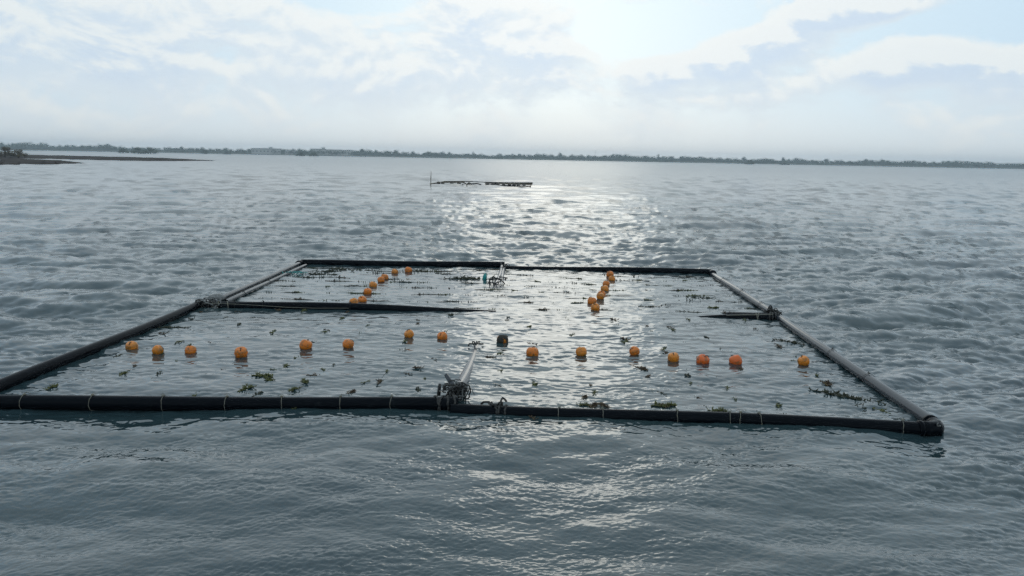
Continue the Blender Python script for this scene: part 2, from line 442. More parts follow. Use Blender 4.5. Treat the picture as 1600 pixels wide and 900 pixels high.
def tree(name, p, hgt, wid, v, label, cat, group, leafmat=None):
    o = empty(name, p); cme, tme = TREES[v % 6 if name == 'shore_tree' else 6 + v % 3]
    if leafmat is not None:
        cme = cme.copy(); cme.materials.clear(); cme.materials.append(leafmat)
    c = link('crown', cme, None, o, smooth=False); t = link('trunk', tme, None, o)
    o.scale = (wid / 1.35, wid / 1.35, hgt); o.rotation_euler.z = v * 1.7
    return tag(o, label, cat, group)

def build_wood():
    rnd = random.Random(8); V, F = [], []
    ridge = lambda px: 6.8 + 1.1 * math.sin(px * .013 + 1) + .9 * math.sin(px * .047) + .6 * math.sin(px * .11 + 2)
    px = -880
    while px < 2480:
        D = shore_d(px); base = ridge(px)
        for row in range(3):
            hh = base * rnd.uniform(.85, 1.35) + row * .9 + (1.5 if rnd.random() < .10 else 0)
            p = far(px + rnd.uniform(-4, 4), D + 14 + row * 26 + rnd.uniform(-6, 6), .8)
            ww = rnd.uniform(7, 13)
            crown_faces(rnd, 84, lobes_for(rnd, 6), .085, V, F, (ww, ww, hh), p)
        px += rnd.uniform(4, 7)
    # low undergrowth closing the gaps behind the crowns
    b = len(V); xs = list(range(-880, 2481, 4))
    for x in xs:
        p = far(x, shore_d(x) + 70); h_ = ridge(x) * .75 + rnd.uniform(-.4, .6)
        q = far(x, shore_d(x) + 95)
        V += [(p.x, p.y, .6), (p.x, p.y, h_), (q.x, q.y, h_ * .9)]
    for i in range(len(xs) - 1):
        a = b + 3 * i; F += [(a, a + 3, a + 4, a + 1), (a + 1, a + 4, a + 5, a + 2)]
    tag(link('far_woodland', mesh('far_woodland', V, F), MT['leaf'], smooth=False), 'hazy low wood along the far shore', 'woodland', None, 'stuff')
build_wood()
rnd = random.Random(77)
k = 0
_u = ['first', 'second', 'third', 'fourth', 'fifth', 'sixth', 'seventh', 'eighth', 'ninth']
_t = ['tenth', 'eleventh', 'twelfth', 'thirteenth', 'fourteenth', 'fifteenth', 'sixteenth', 'seventeenth', 'eighteenth', 'nineteenth']
ORDT = _u + _t + ['twentieth'] + ['twenty-' + q for q in _u] + ['thirtieth'] + ['thirty-' + q for q in _u]
for px, hgt, wid in [(20, 7.5, 13), (60, 7, 11), (105, 7.2, 12), (140, 8.4, 14), (168, 9, 15), (262, 8, 14), (285, 7.4, 12), (318, 7.6, 12), (352, 7.8, 12), (376, 7.6, 12), (565, 8.4, 12), (606, 8.4, 15), (618, 7.8, 12),
                     (645, 7.4, 11), (690, 6.8, 11), (780, 6.8, 11), (876, 8.6, 11), (895, 8.0, 11), (968, 7.8, 12), (1006, 7.4, 11), (1050, 7.8, 13), (1066, 8.2, 12), (1162, 7.8, 11), (1192, 8.2, 12),
                     (1224, 8.0, 12), (1245, 8.4, 12), (1290, 8.2, 12), (1312, 8.0, 12), (1352, 8.0, 11), (1380, 9.0, 15), (1426, 7.4, 11), (1480, 7.6, 11), (1530, 7.8, 11), (1576, 7.6, 11)]:
    tree('shore_tree', far(px, shore_d(px) + 40, .5), hgt * 1.5, wid, k, f'{ORDT[k]} taller round-topped tree from the left along the far shore', 'tree', 'taller trees on the far shore'); k += 1
for px, D, hgt, wid, lab in [(193, 700, 4.4, 9, 'smallest of the dark mangroves in the water beyond the mud spit, leftmost'),
                        (216, 690, 5.0, 12, 'dark mangrove in the water beyond the mud spit, second from left'),
                        (235, 695, 5.2, 12, 'dark mangrove at the right end of the clump beyond the mud spit'),
                        (320, 900, 5.0, 9, 'small lone mangrove just right of the mud spit mangroves, before the far wood'),
                        (355, 920, 4.2, 9, 'low mangrove left of the leftmost far pale building'),
                        (470, 760, 4.2, 9, 'dark mangrove before the long pale building, left one of two'),
                        (490, 770, 4.6, 10, 'dark mangrove before the long pale building, right one of two'),
                        (1171, 850, 4.6, 11, 'lone dark mangrove in the water off the right half of the shore'),
                        (1226, 900, 3.0, 12, 'very low mangrove in the water right of the lone dark mangrove')]:
    tree('mangrove_tree', far(px, D, -.15), hgt * 1.35, wid * 1.1, k, lab, 'tree', 'mangroves standing in the water'); k += 1
for px, py, hgt, wid, lab in [(-22, 245, 2.2, 5, 'scrubby brown-green bush on the mud bank, cut by the left picture edge'),
                         (8, 245, 1.9, 3.6, 'scrubby bush on the mud bank, middle of the three'),
                         (29, 245.6, 1.5, 3.2, 'lowest scrubby bush on the mud bank, nearest the open water')]:
    tree('bush', P(px, py, .25), hgt * 1.6, wid * 1.3, k, lab, 'bush', 'bushes on the mud bank', MT['leaf_dry']); k += 1

def building(px, D, wid, hgt, dep, nwin, label, tier=None):
    o = empty('far_building', far(px, D, .6)); az = math.atan2(o.location.x, o.location.y); o.rotation_euler.z = -az
    link('wall', mesh('wall', *boxv(-wid / 2, wid / 2, 0, dep, 0, hgt)), MT['wall'], o, False)
    rf = link('roof', mesh('roof', *boxv(-wid / 2 - .5, wid / 2 + .5, -.5, dep + .5, hgt + .002, hgt + .5)), MT['roofslab'], o, False)
    if tier: link('stair_tower', mesh('stair_tower', *boxv(tier - 2.5, tier + 2.5, 2, dep - 2, hgt + .502, hgt + 2.6)), MT['wall'], rf, False)
    wm = mesh('window', *boxv(-.9, .9, -.06, .08, 0, 1.5)); wm.materials.append(MT['dark_open'])
    for i in range(nwin):
        q = link('window', wm, None, o, False); q.location = (-wid / 2 + wid * (i + .5) / nwin, 0, hgt * .45)
    tag(o, label, 'building', 'pale buildings on the far shore')
building(416, 1110, 38, 7.6, 12, 8, 'leftmost of the pale flat-roofed buildings on the far shore', 6)
building(455, 1104, 16, 5.6, 9, 4, 'short low pale building left of the long buildings on the far shore')
building(497, 1098, 20, 8.4, 12, 5, 'pale far-shore building just left of the longest one', 7)
building(520, 1100, 22, 7.8, 12, 6, 'longest pale flat-roofed building amid the far trees')
building(542, 1102, 17, 7.4, 12, 4, 'rightmost pale flat-roofed building on the far shore')
def mast(px, D, hgt, name, label, wide=.12, base=.5):
    V, F = tube([(0, 0, -1), (0, 0, hgt)], [wide, wide * .5], 6); o = empty(name, far(px, D, base))
    link('pole', mesh('pole', V, F), MT['wood'], o)
    V, F = [], []
    for zz in (.8, .9):
        V, F = tube([(-wide * 5, 0, hgt * zz), (wide * 5, 0, hgt * zz)], wide * .35, 5); link('crossarm', mesh('crossarm', V, F), MT['wood'], o)
    tag(o, label, 'mast')
mast(930, 1160, 15, 'radio_mast', 'thin radio mast rising above the far trees right of the glare', .22)

# ------------------------------------------------------------------ the raft
rnd = random.Random(3)
raft = empty('pipe_raft', P(712, 560)); RO = raft.location.copy()
tag(raft, 'large floating rectangular raft of black plastic pipes lashed with rope', 'raft')
def part(name, V, F, m, parent=raft, smooth=True):
    o = link(name, mesh(name, [Vector(v) - RO for v in V], F), m, parent, smooth)
    return o
PR = 0.062
def pipe(a, b, r=PR, m='pipe', sag=0.0, za=None, zb=None, seg=20, n=22, ends=True, wob=.007, seed=0):
    a = Vector(a); b = Vector(b)
    if za is not None: a.z = za
    if zb is not None: b.z = zb
    pr = random.Random(seed + int(abs(a.x * 100))); ph = pr.uniform(0, 6)
    side = (b - a).cross(Vector((0, 0, 1))).normalized()
    pts = []
    for i in range(n + 1):
        u = i / n; p = a.lerp(b, u)
        p.z += -sag * math.sin(math.pi * u) + wob * math.sin(u * 7 + ph); p += side * wob * 2.5 * math.sin(u * 5 + ph * 2)
        pts.append(p)
    V, F = tube(pts, r, seg, caps=False)
    if ends:                                  # open ends: wall thickness and a short dark bore
        for (p, q) in ((pts[0], pts[1]), (pts[-1], pts[-2])):
            d = (q - p).normalized()
            tube([p, p + d * .001, p + d * .06], [r, r * .88, r * .87], seg, caps=False, V=V, F=F)
            tube([p + d * .06, p + d * .061], [r * .87, .001], seg, caps=False, V=V, F=F)
    o = part('pipe', V, F, MT[m])
    return o, pts
def along(pts, u):
    u *= len(pts) - 1; i = min(int(u), len(pts) - 2); return pts[i].lerp(pts[i + 1], u - i), (pts[i + 1] - pts[i]).normalized()
def ring_pts(c, d, r, n=18, jit=.003, skew=.25, rr=rnd):
    e1 = d.cross(Vector((0, 0, 1))).normalized(); e2 = d.cross(e1); sk = rr.uniform(-skew, skew)
    return [c + e1 * (math.cos(t) * r) + e2 * (math.sin(t) * r) + d * (sk * r * math.cos(t) + rr.uniform(-jit, jit)) for t in [2 * math.pi * i / n for i in range(n + 1)]]
def cord_tie(pts, u, r, m='cord', turns=1, rad=.0024):
    V, F = [], []
    c, d = along(pts, u)
    for t in range(turns): tube(ring_pts(c + d * (t * .014), d, r + .004), rad, 6, V=V, F=F)
    top = c + Vector((0, 0, r + .008))        # the knot and its two loose ends
    tube([top - d * .012, top + d * .012], [.006, .006], 6, V=V, F=F)
    for s in (-1, 1):
        e = Vector((rnd.uniform(-.03, .03), rnd.uniform(.01, .06), 0))
        tube([top, top + e * .5 + Vector((0, 0, .015)), top + e + d * s * .02 - Vector((0, 0, .01))], rad * .8, 5, V=V, F=F)
    part('cord_tie', V, F, MT[m])
def px_u(pts, px):                            # fraction along a pipe that shows at that image column
    best, bu = 1e9, 0
    for i in range(401):
        p, _ = along(pts, i / 400); v = p - Vector((0, 0, H)); sx = 800 + FPX * v.dot(cr) / v.dot(fwd)
        if abs(sx - px) < best: best, bu = abs(sx - px), i / 400
    return bu

FCl = P(716, 633, PIPE_Z); FCr = P(706, 639, .0)
_, p_fl = pipe(FL, FCl, PR * 1.04, za=.030, zb=.030, n=40, seed=1)
_, p_fr = pipe(FCr + Vector((0, -.02, 0)), FR, PR, za=.004, zb=.030, n=40, seed=2)
_, p_lf = pipe(FL + (ML - FL) * .012, ML, PR, 'pipe', za=.035, zb=.035, seed=3)
pl_a = P(332, 473, .03); pl_b = P(352, 472, .025)
_, p_lb = pipe(pl_a, BL, .042, 'pipe_grey', za=.035, zb=.035, seed=4)
_, p_lb2 = pipe(pl_b, BL + Vector((.14, -.25, 0)), .034, 'pipe_grey', za=.024, zb=.01, seed=5)
_, p_rf = pipe(FR + (MR - FR) * .03, MR, PR * .86, 'pipe_grey', za=.042, zb=.035, seed=6)
_, p_rb = pipe(P(1203, 488, .03), BR, PR * .86, 'pipe_grey', za=.04, zb=.02, seed=7)
_, p_bl = pipe(BL, BC + Vector((.03, 0.03, 0)), PR * 1.06, za=.034, zb=.03, seed=8)
_, p_br = pipe(BC + Vector((-.05, -.12, 0)), BR, PR * 1.06, za=-.022, zb=.042, seed=9)
_, p_ml = pipe(P(308, 477, .03), P(775, 486, 0), PR * 1.02, za=.032, zb=-.046, sag=-.026, seed=10)
_, p_mr = pipe(P(1218, 496, .03), P(1085, 494, 0), PR * 1.02, za=.036, zb=-.055, seed=11)
_, p_mr2 = pipe(P(1206, 490.5, .02), P(1100, 488, 0), .03, za=.015, zb=-.035, seed=12)
_, p_cf = pipe(P(711, 618, .05), P(746, 537, 0), PR, 'pipe_grey', za=.045, zb=-.062, sag=.03, wob=.002, seed=13)
_, p_cb = pipe(P(783, 417, .03), P(772, 458, 0), .034, 'pipe_grey', za=.03, zb=-.045, seed=14)
_, p_cb2 = pipe(P(789, 418, .03), P(781, 447, 0), .034, 'pipe_grey', za=.035, zb=-.03, seed=15)
# corner elbows: swept quarter bends with a thicker socket collar
def elbow(c, d1, d2, r, mt='pipe'):
    d1 = d1.normalized(); d2 = d2.normalized(); R_ = .10; pts = []
    a = c + d1 * R_; b = c + d2 * R_
    for i in range(11):
        t = i / 10; pts.append(a * (1 - t) ** 2 + c * 2 * t * (1 - t) + b * t ** 2)
    pts = [a + d1 * .05] + pts + [b + d2 * .05]
    V, F = tube(pts, r * 1.09, 20); part('elbow', V, F, MT[mt])
    for (p, d) in ((a, d1), (b, d2)):
        V, F = tube([p + d * .045, p + d * .075], r * 1.17, 20); part('socket_collar', V, F, MT[mt])
cz = Vector((0, 0, .0))
elbow(FR, FL - FR, MR - FR, PR * .98)
elbow(FL, FR - FL, ML - FL, PR)
elbow(BR, BC - BR, MR - BR, PR)
elbow(BL, BC - BL, ML - BL, PR)
for x in (38, 145, 255, 355, 440, 533, 612): cord_tie(p_fl, px_u(p_fl, x), PR * 1.04)
for x in (873, 941, 1057, 1140, 1156, 1186, 1410): cord_tie(p_fr, px_u(p_fr, x), PR)
for x in (1130, 1160, 1190): cord_tie(p_rb, px_u(p_rb, x), PR * .92, 'rope_dark')
for x in (1300, 1357): cord_tie(p_rf, px_u(p_rf, x), PR * .92, 'rope_dark')
for x in (380, 420): cord_tie(p_lb2, px_u(p_lb2, x), .034, 'rope_dark')
for x in (367, 412, 548): cord_tie(p_ml, px_u(p_ml, x), PR, 'rope_dark')

def tangle(c, size, n, m, seed, rad=.008, up=.5, name='rope_lashing'):
    rr = random.Random(seed); V, F = [], []
    for _ in range(n):                        # wraps and loose loops
        a = Vector((rr.gauss(0, .5), rr.gauss(0, .5), rr.uniform(-.2, .5))) * size
        pts = []; d = Vector((rr.gauss(0, 1), rr.gauss(0, 1), rr.gauss(.3, .6))).normalized()
        p = c + a
        for i in range(rr.randint(7, 13)):
            pts.append(p.copy()); d = (d + Vector((rr.gauss(0, .55), rr.gauss(0, .55), rr.gauss(-.04, .45)))).normalized()
            p = p + d * size * .22
            off = p - c
            if off.length > size: p = c + off.normalized() * size; d = (d - off.normalized() * .8).normalized()
            p.z = min(max(p.z, -.02), c.z + size * up)
        tube(pts, rad * rr.uniform(.7, 1.3), 6, V=V, F=F)
    part(name, V, F, MT[m])
def wraps(pts, u0, u1, n, r, m, rad=.009):
    V, F = [], []
    for i in range(n):
        c, d = along(pts, u0 + (u1 - u0) * i / max(1, n - 1)); tube(ring_pts(c, d, r + .006, jit=.006, skew=.5), rad, 6, V=V, F=F)
    part('rope_wrap', V, F, MT[m])
J = P(713, 612, .08)
tangle(J, .13, 16, 'rope_dark', 1, .008, .75); tangle(J + Vector((.03, .0, .01)), .12, 10, 'rope_grey', 2, .005, .8)
wraps(p_cf, .01, .12, 6, PR, 'rope_dark', .011)
wraps(p_fl, .955, .99, 4, PR * 1.04, 'rope_dark', .010)
sp, _ = along(p_cf, .05)
V, F = tube([sp + Vector((.02, .05, 0)), sp + Vector((-.06, .12, .07)), sp + Vector((-.11, .16, .135))], [.024, .022, .019], 8); part('stub', V, F, MT['pipe_grey'])
V, F = tube([sp + Vector((-.16, -.02, -.02)), sp + Vector((-.155, .0, .06)), sp + Vector((-.15, 0, .09))], [.018, .016, .013], 7); part('stub', V, F, MT['rope_dark'])
J = P(778, 636, .05)
tangle(J, .09, 6, 'rope_dark', 3, .011, .9); wraps(p_fr, px_u(p_fr, 772), px_u(p_fr, 790), 3, PR, 'rope_dark', .009)
V, F = tube([P(752, 631, .03), P(756, 628, .06), P(764, 628, .07), P(770, 634, .06)], .010, 6); part('rope_end', V, F, MT['rope_dark'])
V, F = tube([P(778, 634, .06), P(780, 629, .09), P(785, 629, .10), P(784, 635, .06)], .010, 6); part('rope_end', V, F, MT['rope_dark'])
J = P(330, 474, .06)
tangle(J, .17, 12, 'rope_grey', 5, .007, .4); tangle(J + Vector((-.10, 0, 0)), .14, 8, 'rope_dark', 6, .008, .4)
wraps(p_ml, .0, .07, 6, PR, 'rope_dark', .012); wraps(p_ml, .05, .1, 3, PR, 'cord', .006)
V, F = lathe([(.0, .05), (.05, .048), (.10, .03), (.13, 0), (.12, -.03), (.0, -.035)], 16)
o = part('bundled_netting', [Vector(v) + P(338, 465, .07) for v in V], F, MT['rope_grey'])
V, F = tube([P(318, 474, .10), P(346, 474, .105), P(400, 477, .098), P(445, 480, .092), P(490, 481.5, .08), P(545, 481.5, .055)], .0032, 6); part('cord', V, F, MT['cord'])
J = P(1209, 490, .06)
tangle(J, .13, 9, 'rope_dark', 7, .008, .5); tangle(J, .12, 6, 'rope_grey', 8, .005, .5)
wraps(p_mr, .0, .10, 5, PR, 'rope_dark', .012); wraps(p_mr, .24, .27, 2, PR, 'cord', .006)
for (x0, x1, hgt) in ((1198, 1208, .11), (1201, 1206, .08)):   # the stiff loop standing over the joint
    a, b = P(x0, 489, .06), P(x1, 489, .06); V, F = tube([a.lerp(b, t / 8) + Vector((0, 0, hgt * math.sin(math.pi * t / 8))) for t in range(9)], .011, 6); part('rope_loop', V, F, MT['rope_dark'])
V, F = tube([P(1208, 491, .10), P(1180, 492, .11), P(1160, 492, .10), P(1135, 493, .05)], .0055, 6); part('cord', V, F, MT['cord'])
J = P(779, 440, .04)
tangle(J, .19, 9, 'rope_dark', 9, .009, .3); tangle(P(787, 415, .07), .11, 6, 'rope_dark', 10, .010, .6)
J = P(744, 537, .03)
tangle(J, .05, 4, 'rope_dark', 11, .007, .5)
V, F = tube([P(732, 541, .0), P(733, 537, .03), P(740, 537, .035), P(748, 537, .03), P(755, 537.5, .015)], .009, 6); part('rope_end', V, F, MT['rope_dark'])
tangle(P(1468, 661, .1), .03, 2, 'rope_grey', 12, .005, .6)

# ------------------------------------------------------------------ floats
def float_mesh(matname, seed):
    rr = random.Random(seed); prof = []
    n = 15
    for i in range(n + 1):                    # squat barrel with rounded shoulders and a dimple at each pole
        t = -math.pi / 2 + math.pi * i / n
        c, s = math.cos(t), math.sin(t)
        r = .072 * (abs(c) ** .72); z = .066 * math.copysign(abs(s) ** .80, s)
        dim = math.exp(-(r / .022) ** 2) * .013
        prof.append((max(r, .009), z - math.copysign(dim, s)))
    V, F = lathe(prof, 28)
    V = [Vector(v) * (1 + .02 * math.sin(3 * math.atan2(v[1], v[0]) + seed) * rr.uniform(.8, 1)) for v in V]
    b = mesh('float_body', V, F); b.materials.append(MT[matname])
    V, F = tube([(math.cos(a) * .0735, math.sin(a) * .0735, .001) for a in [2 * math.pi * i / 32 for i in range(33)]], .0028, 6, caps=False)
    sm = mesh('seam', V, F); sm.materials.append(MT[matname])
    V, F = tube([(math.cos(a) * .012, math.sin(a) * .012, .056) for a in [2 * math.pi * i / 14 for i in range(15)]], .004, 6, caps=False)
    ey = mesh('eyelet', V, F); ey.materials.append(MT[matname])
    V, F = tube([(0, 0, -.10), (.003, 0, -.05), (0, .002, 0), (0, 0, .05), (.01, .01, .068), (.03, .015, .07), (.055, .02, .055)], .0045, 6)
    cd = mesh('tether', V, F); cd.materials.append(MT['line'])
    return (b, sm, ey, cd)
FLOATS = {k_: float_mesh(k_, i) for i, k_ in enumerate(('orange', 'amber', 'red', 'fouled'))}
def float_(px, py_base, m, label, group, seed, scale=1.0, tilt=.5, lift=.0):
    rr = random.Random(seed); p = P(px, py_base, 0); p.z = water_z(p.x, p.y) + rr.uniform(.018, .040) + lift
    o = empty('float', p)
    for nme, me in zip(('float_body', 'seam', 'eyelet', 'tether'), FLOATS[m]): link(nme, me, None, o)
    o.rotation_euler = (rr.uniform(-tilt, tilt), rr.uniform(-tilt, tilt), rr.uniform(0, 6.28)); o.scale = (scale,) * 3
    return tag(o, label, 'float', group)
ORD = ['leftmost', 'second from left', 'third from left', 'fourth from left', 'fifth from left', 'sixth from left', 'seventh from left', 'eighth from left', 'ninth from left',
       'tenth from left', 'sixth from right', 'fifth from right', 'fourth from right', 'third from right', 'second from right', 'rightmost']
FRONT = [(206, 545, 'amber'), (247, 552, 'amber'), (298, 551, 'orange'), (377, 557, 'orange'), (478, 545, 'orange'), (544, 543, 'orange'), (639, 527, 'amber'), (691, 529, 'orange'),
         (785, 534, 'fouled'), (832, 554, 'orange'), (908, 554, 'amber'), (991, 554, 'orange'), (1052, 563, 'amber'), (1098, 566, 'red'), (1149, 567, 'red'), (1255, 570, 'amber')]
front_pts = []
for i, (x, y, m) in enumerate(FRONT):
    colour = {'amber': 'yellow-orange', 'orange': 'orange', 'red': 'red-orange', 'fouled': 'dark, algae-fouled'}[m]
    lab = f'{colour} plastic float, {ORD[i]} in the front row of sixteen'
    if m == 'fouled': lab = 'dark algae-fouled float with an orange top beyond the centre pipe end'
    if i == 15: lab = 'rightmost yellow-orange float in the front row, near the right pipe'
    float_(x, y, m, lab, 'floats in the front row', 100 + i, 0.90 + .09 * math.sin(i * 5)); front_pts.append(P(x, y))
BNUM = ['nearest', 'second nearest', 'third nearest', 'fourth nearest', 'fourth farthest', 'third farthest', 'second farthest', 'farthest']
BLF = [(553, 480), (566, 471), (574.5, 459), (583, 447), (595.5, 440), (601, 436), (617, 427), (638, 425)]
BRF = [(930, 484), (925, 473), (938, 467), (940, 461), (945, 454), (947, 446), (956, 438), (953, 432)]
bl_pts, br_pts = [], []
for i, (x, y) in enumerate(BLF):
    lab = f'orange float, {BNUM[i]} in the back left row of eight'
    if i == 0: lab = 'orange float resting low behind the left middle pipe'
    float_(x, y, 'orange' if i % 3 else 'amber', lab, 'floats in the back left row', 200 + i, .91 + .06 * math.sin(i * 3), lift=.05 if i == 0 else 0); bl_pts.append(P(x, y))
for i, (x, y) in enumerate(BRF):
    float_(x, y, 'orange' if i % 2 else 'amber', f'orange float, {BNUM[i]} in the back right row of eight', 'floats in the back right row', 300 + i, .91 + .06 * math.sin(i * 2)); br_pts.append(P(x, y))
o = empty('bottle_float', P(757, 436, .01))
V, F = lathe([(.001, -.05), (.03, -.05), (.038, -.04), (.038, .05), (.03, .075), (.012, .09), (.012, .115), (.001, .116)], 16)
link('bottle', mesh('bottle', V, F), MT['teal'], o)
V, F = tube([(0, 0, .10), (.03, .0, .11), (-.04, .01, .095), (.05, 0, .08)], .008, 6); link('cord', mesh('cord', V, F), MT['teal'], o)
o.rotation_euler = (.15, .1, .4); tag(o, 'small teal bottle float beside the centre back pipes', 'bottle')
V, F = [], []; rr = random.Random(5)
for _ in range(9):
    p = Vector((rr.uniform(-.2, .2), rr.uniform(-.06, .06), .02)); d = Vector((rr.uniform(-1, 1), rr.uniform(-.6, .6), .2)) * .12
    tube([p - d, p + Vector((0, 0, .03)), p + d], .007, 5, V=V, F=F)
o = link('rope_scrap', mesh('rope_scrap', V, F), MT['teal']); o.location = P(459, 429, .0)
tag(o, 'scrap of teal rope floating near the back left corner', 'rope')

# ------------------------------------------------------------------ seaweed
def weed_mesh(seed, spread, upright, nstem, length, matname, rad=.0035):
    rr = random.Random(seed); V, F = [], []; ph = rr.uniform(0, 6)
    run = lambda x: -.004 + .004 * math.sin(x * 30 + ph)      # the runner that every stem grows from
    tube([(spread * 2.05 * (i / 5 - 1), 0, run(spread * 2.05 * (i / 5 - 1))) for i in range(11)], rad * 1.2, 5, V=V, F=F)
    for _ in range(nstem):
        a = rr.uniform(0, 6.28); el = rr.uniform(.1, 1) * upright
        d = Vector((math.cos(a), math.sin(a), el)).normalized(); p = Vector((max(-2, min(2, rr.gauss(0, 1))) * spread, 0, 0)); p.z = run(p.x)
        ln = length * rr.uniform(.5, 1.2); pts = []; n = 4
        for i in range(n + 1):
            pts.append(p.copy()); p = p + d * ln / n; d = (d + Vector((rr.gauss(0, .3), rr.gauss(0, .3), rr.gauss(.02, .2)))).normalized()
        rads = [rad * rr.uniform(.9, 1.6) * (1 - .55 * i / n) for i in range(n + 1)]
        tube(pts, rads, 4, V=V, F=F)
        for _b in range(rr.randint(1, 3)):    # side branches
            q = pts[rr.randint(1, n - 1)]; e = (d + Vector((rr.gauss(0, .8), rr.gauss(0, .8), rr.uniform(-.1, .7)))).normalized() * ln * .4
            tube([q, q + e * .6, q + e + Vector((0, 0, .006))], [rad, rad * .9, rad * .4], 4, V=V, F=F)
    me = mesh('seaweed_tuft', V, F); me.materials.append(MT[matname]); return me
TUFT = [weed_mesh(500 + i, .035, .15, 10, .04, ('weed_d', 'weed', 'weed_b', 'weed')[i % 4], .0038) for i in range(8)]
SPRIG = [weed_mesh(600 + i, .08, .8, 8, .038, ('weed_d', 'weed_b', 'weed')[i % 3], .0044) for i in range(6)]
MATTED = [weed_mesh(700 + i, .13, .18, 40, .10, 'weed_d', .0062) for i in range(3)]
BIG = [weed_mesh(800 + i, .06, .6, 34, .075, ('weed', 'weed', 'weed_b')[i % 3], .006) for i in range(6)]
def culture_line(a, b, mid, n, kinds, label, group, seed, dip=.010):
    rr = random.Random(seed); o = empty('culture_line', mid)
    pts = []; steps = 36
    for i in range(steps + 1):
        u = i / steps
        p = a.lerp(mid, u * 2) if u < .5 else mid.lerp(b, u * 2 - 1)
        side = (b - a).cross(Vector((0, 0, 1))).normalized() * (.02 * math.sin(u * 17 + seed))
        p = p + side; p.z = water_z(p.x, p.y) - dip + .012 * math.sin(u * 23 + seed * 1.7)
        pts.append(p)
    V, F = tube([p - mid for p in pts], .0045, 5); link('rope', mesh('rope', V, F), MT['line'], o)
    for j in range(n):
        u = (j + rr.uniform(.1, .9)) / n; p, d = along(pts, min(.985, max(.015, u)))
        t = link('seaweed_tuft', rr.choice(kinds), None, o); t.location = p - mid + Vector((0, 0, dip * .8))
        t.rotation_euler.z = math.atan2(d.y, d.x) + rr.uniform(-.3, .3); s = rr.uniform(.6, 1.25); t.scale = (s, s, s * rr.uniform(.8, 1.2))
    return tag(o, label, 'rope', group)
def on_seg(a, b, u): return a.lerp(b, u)
def meet_y(seg_a, seg_b, x):                   # point on a pipe at world x
    u = (x - seg_a.x) / (seg_b.x - seg_a.x); return seg_a.lerp(seg_b, u)
for i, p in enumerate(front_pts):
    x0 = p.x; a = meet_y(FL, FR, x0 + rnd.uniform(-.06, .06)); b = meet_y(ML, MR, x0 + rnd.uniform(-.06, .06))
    a.z = b.z = 0
    culture_line(a, b, Vector((p.x, p.y, 0)), rnd.randint(8, 12), TUFT, f'seaweed culture rope passing under the {ORD[i]} front-row float', 'culture ropes of the front bays', 40 + i, .016)
for i in range(8):
    u = (i + .45) / 8.3
    a = ML.lerp(BL, u); c = (ML.lerp(MR, .5)).lerp(BC, u); q = bl_pts[i]
    a.z = c.z = 0; m = Vector((q.x, a.y + (c.y - a.y) * .5, 0)); m.y = q.y
    culture_line(a, c, m, rnd.randint(11, 16), SPRIG * 3 + TUFT + MATTED[:1] * (1 if i > 3 else 0), f'seaweed culture rope held up by the {BNUM[i]} back left float', 'culture ropes of the back left bay', 70 + i, .008)
    a = MR.lerp(BR, u); c = (ML.lerp(MR, .5)).lerp(BC, u); q = br_pts[i]; a.z = c.z = 0
    culture_line(c, a, Vector((q.x, q.y, 0)), rnd.randint(7, 11), SPRIG * 2 + TUFT, f'seaweed culture rope held up by the {BNUM[i]} back right float', 'culture ropes of the back right bay', 90 + i, .010)
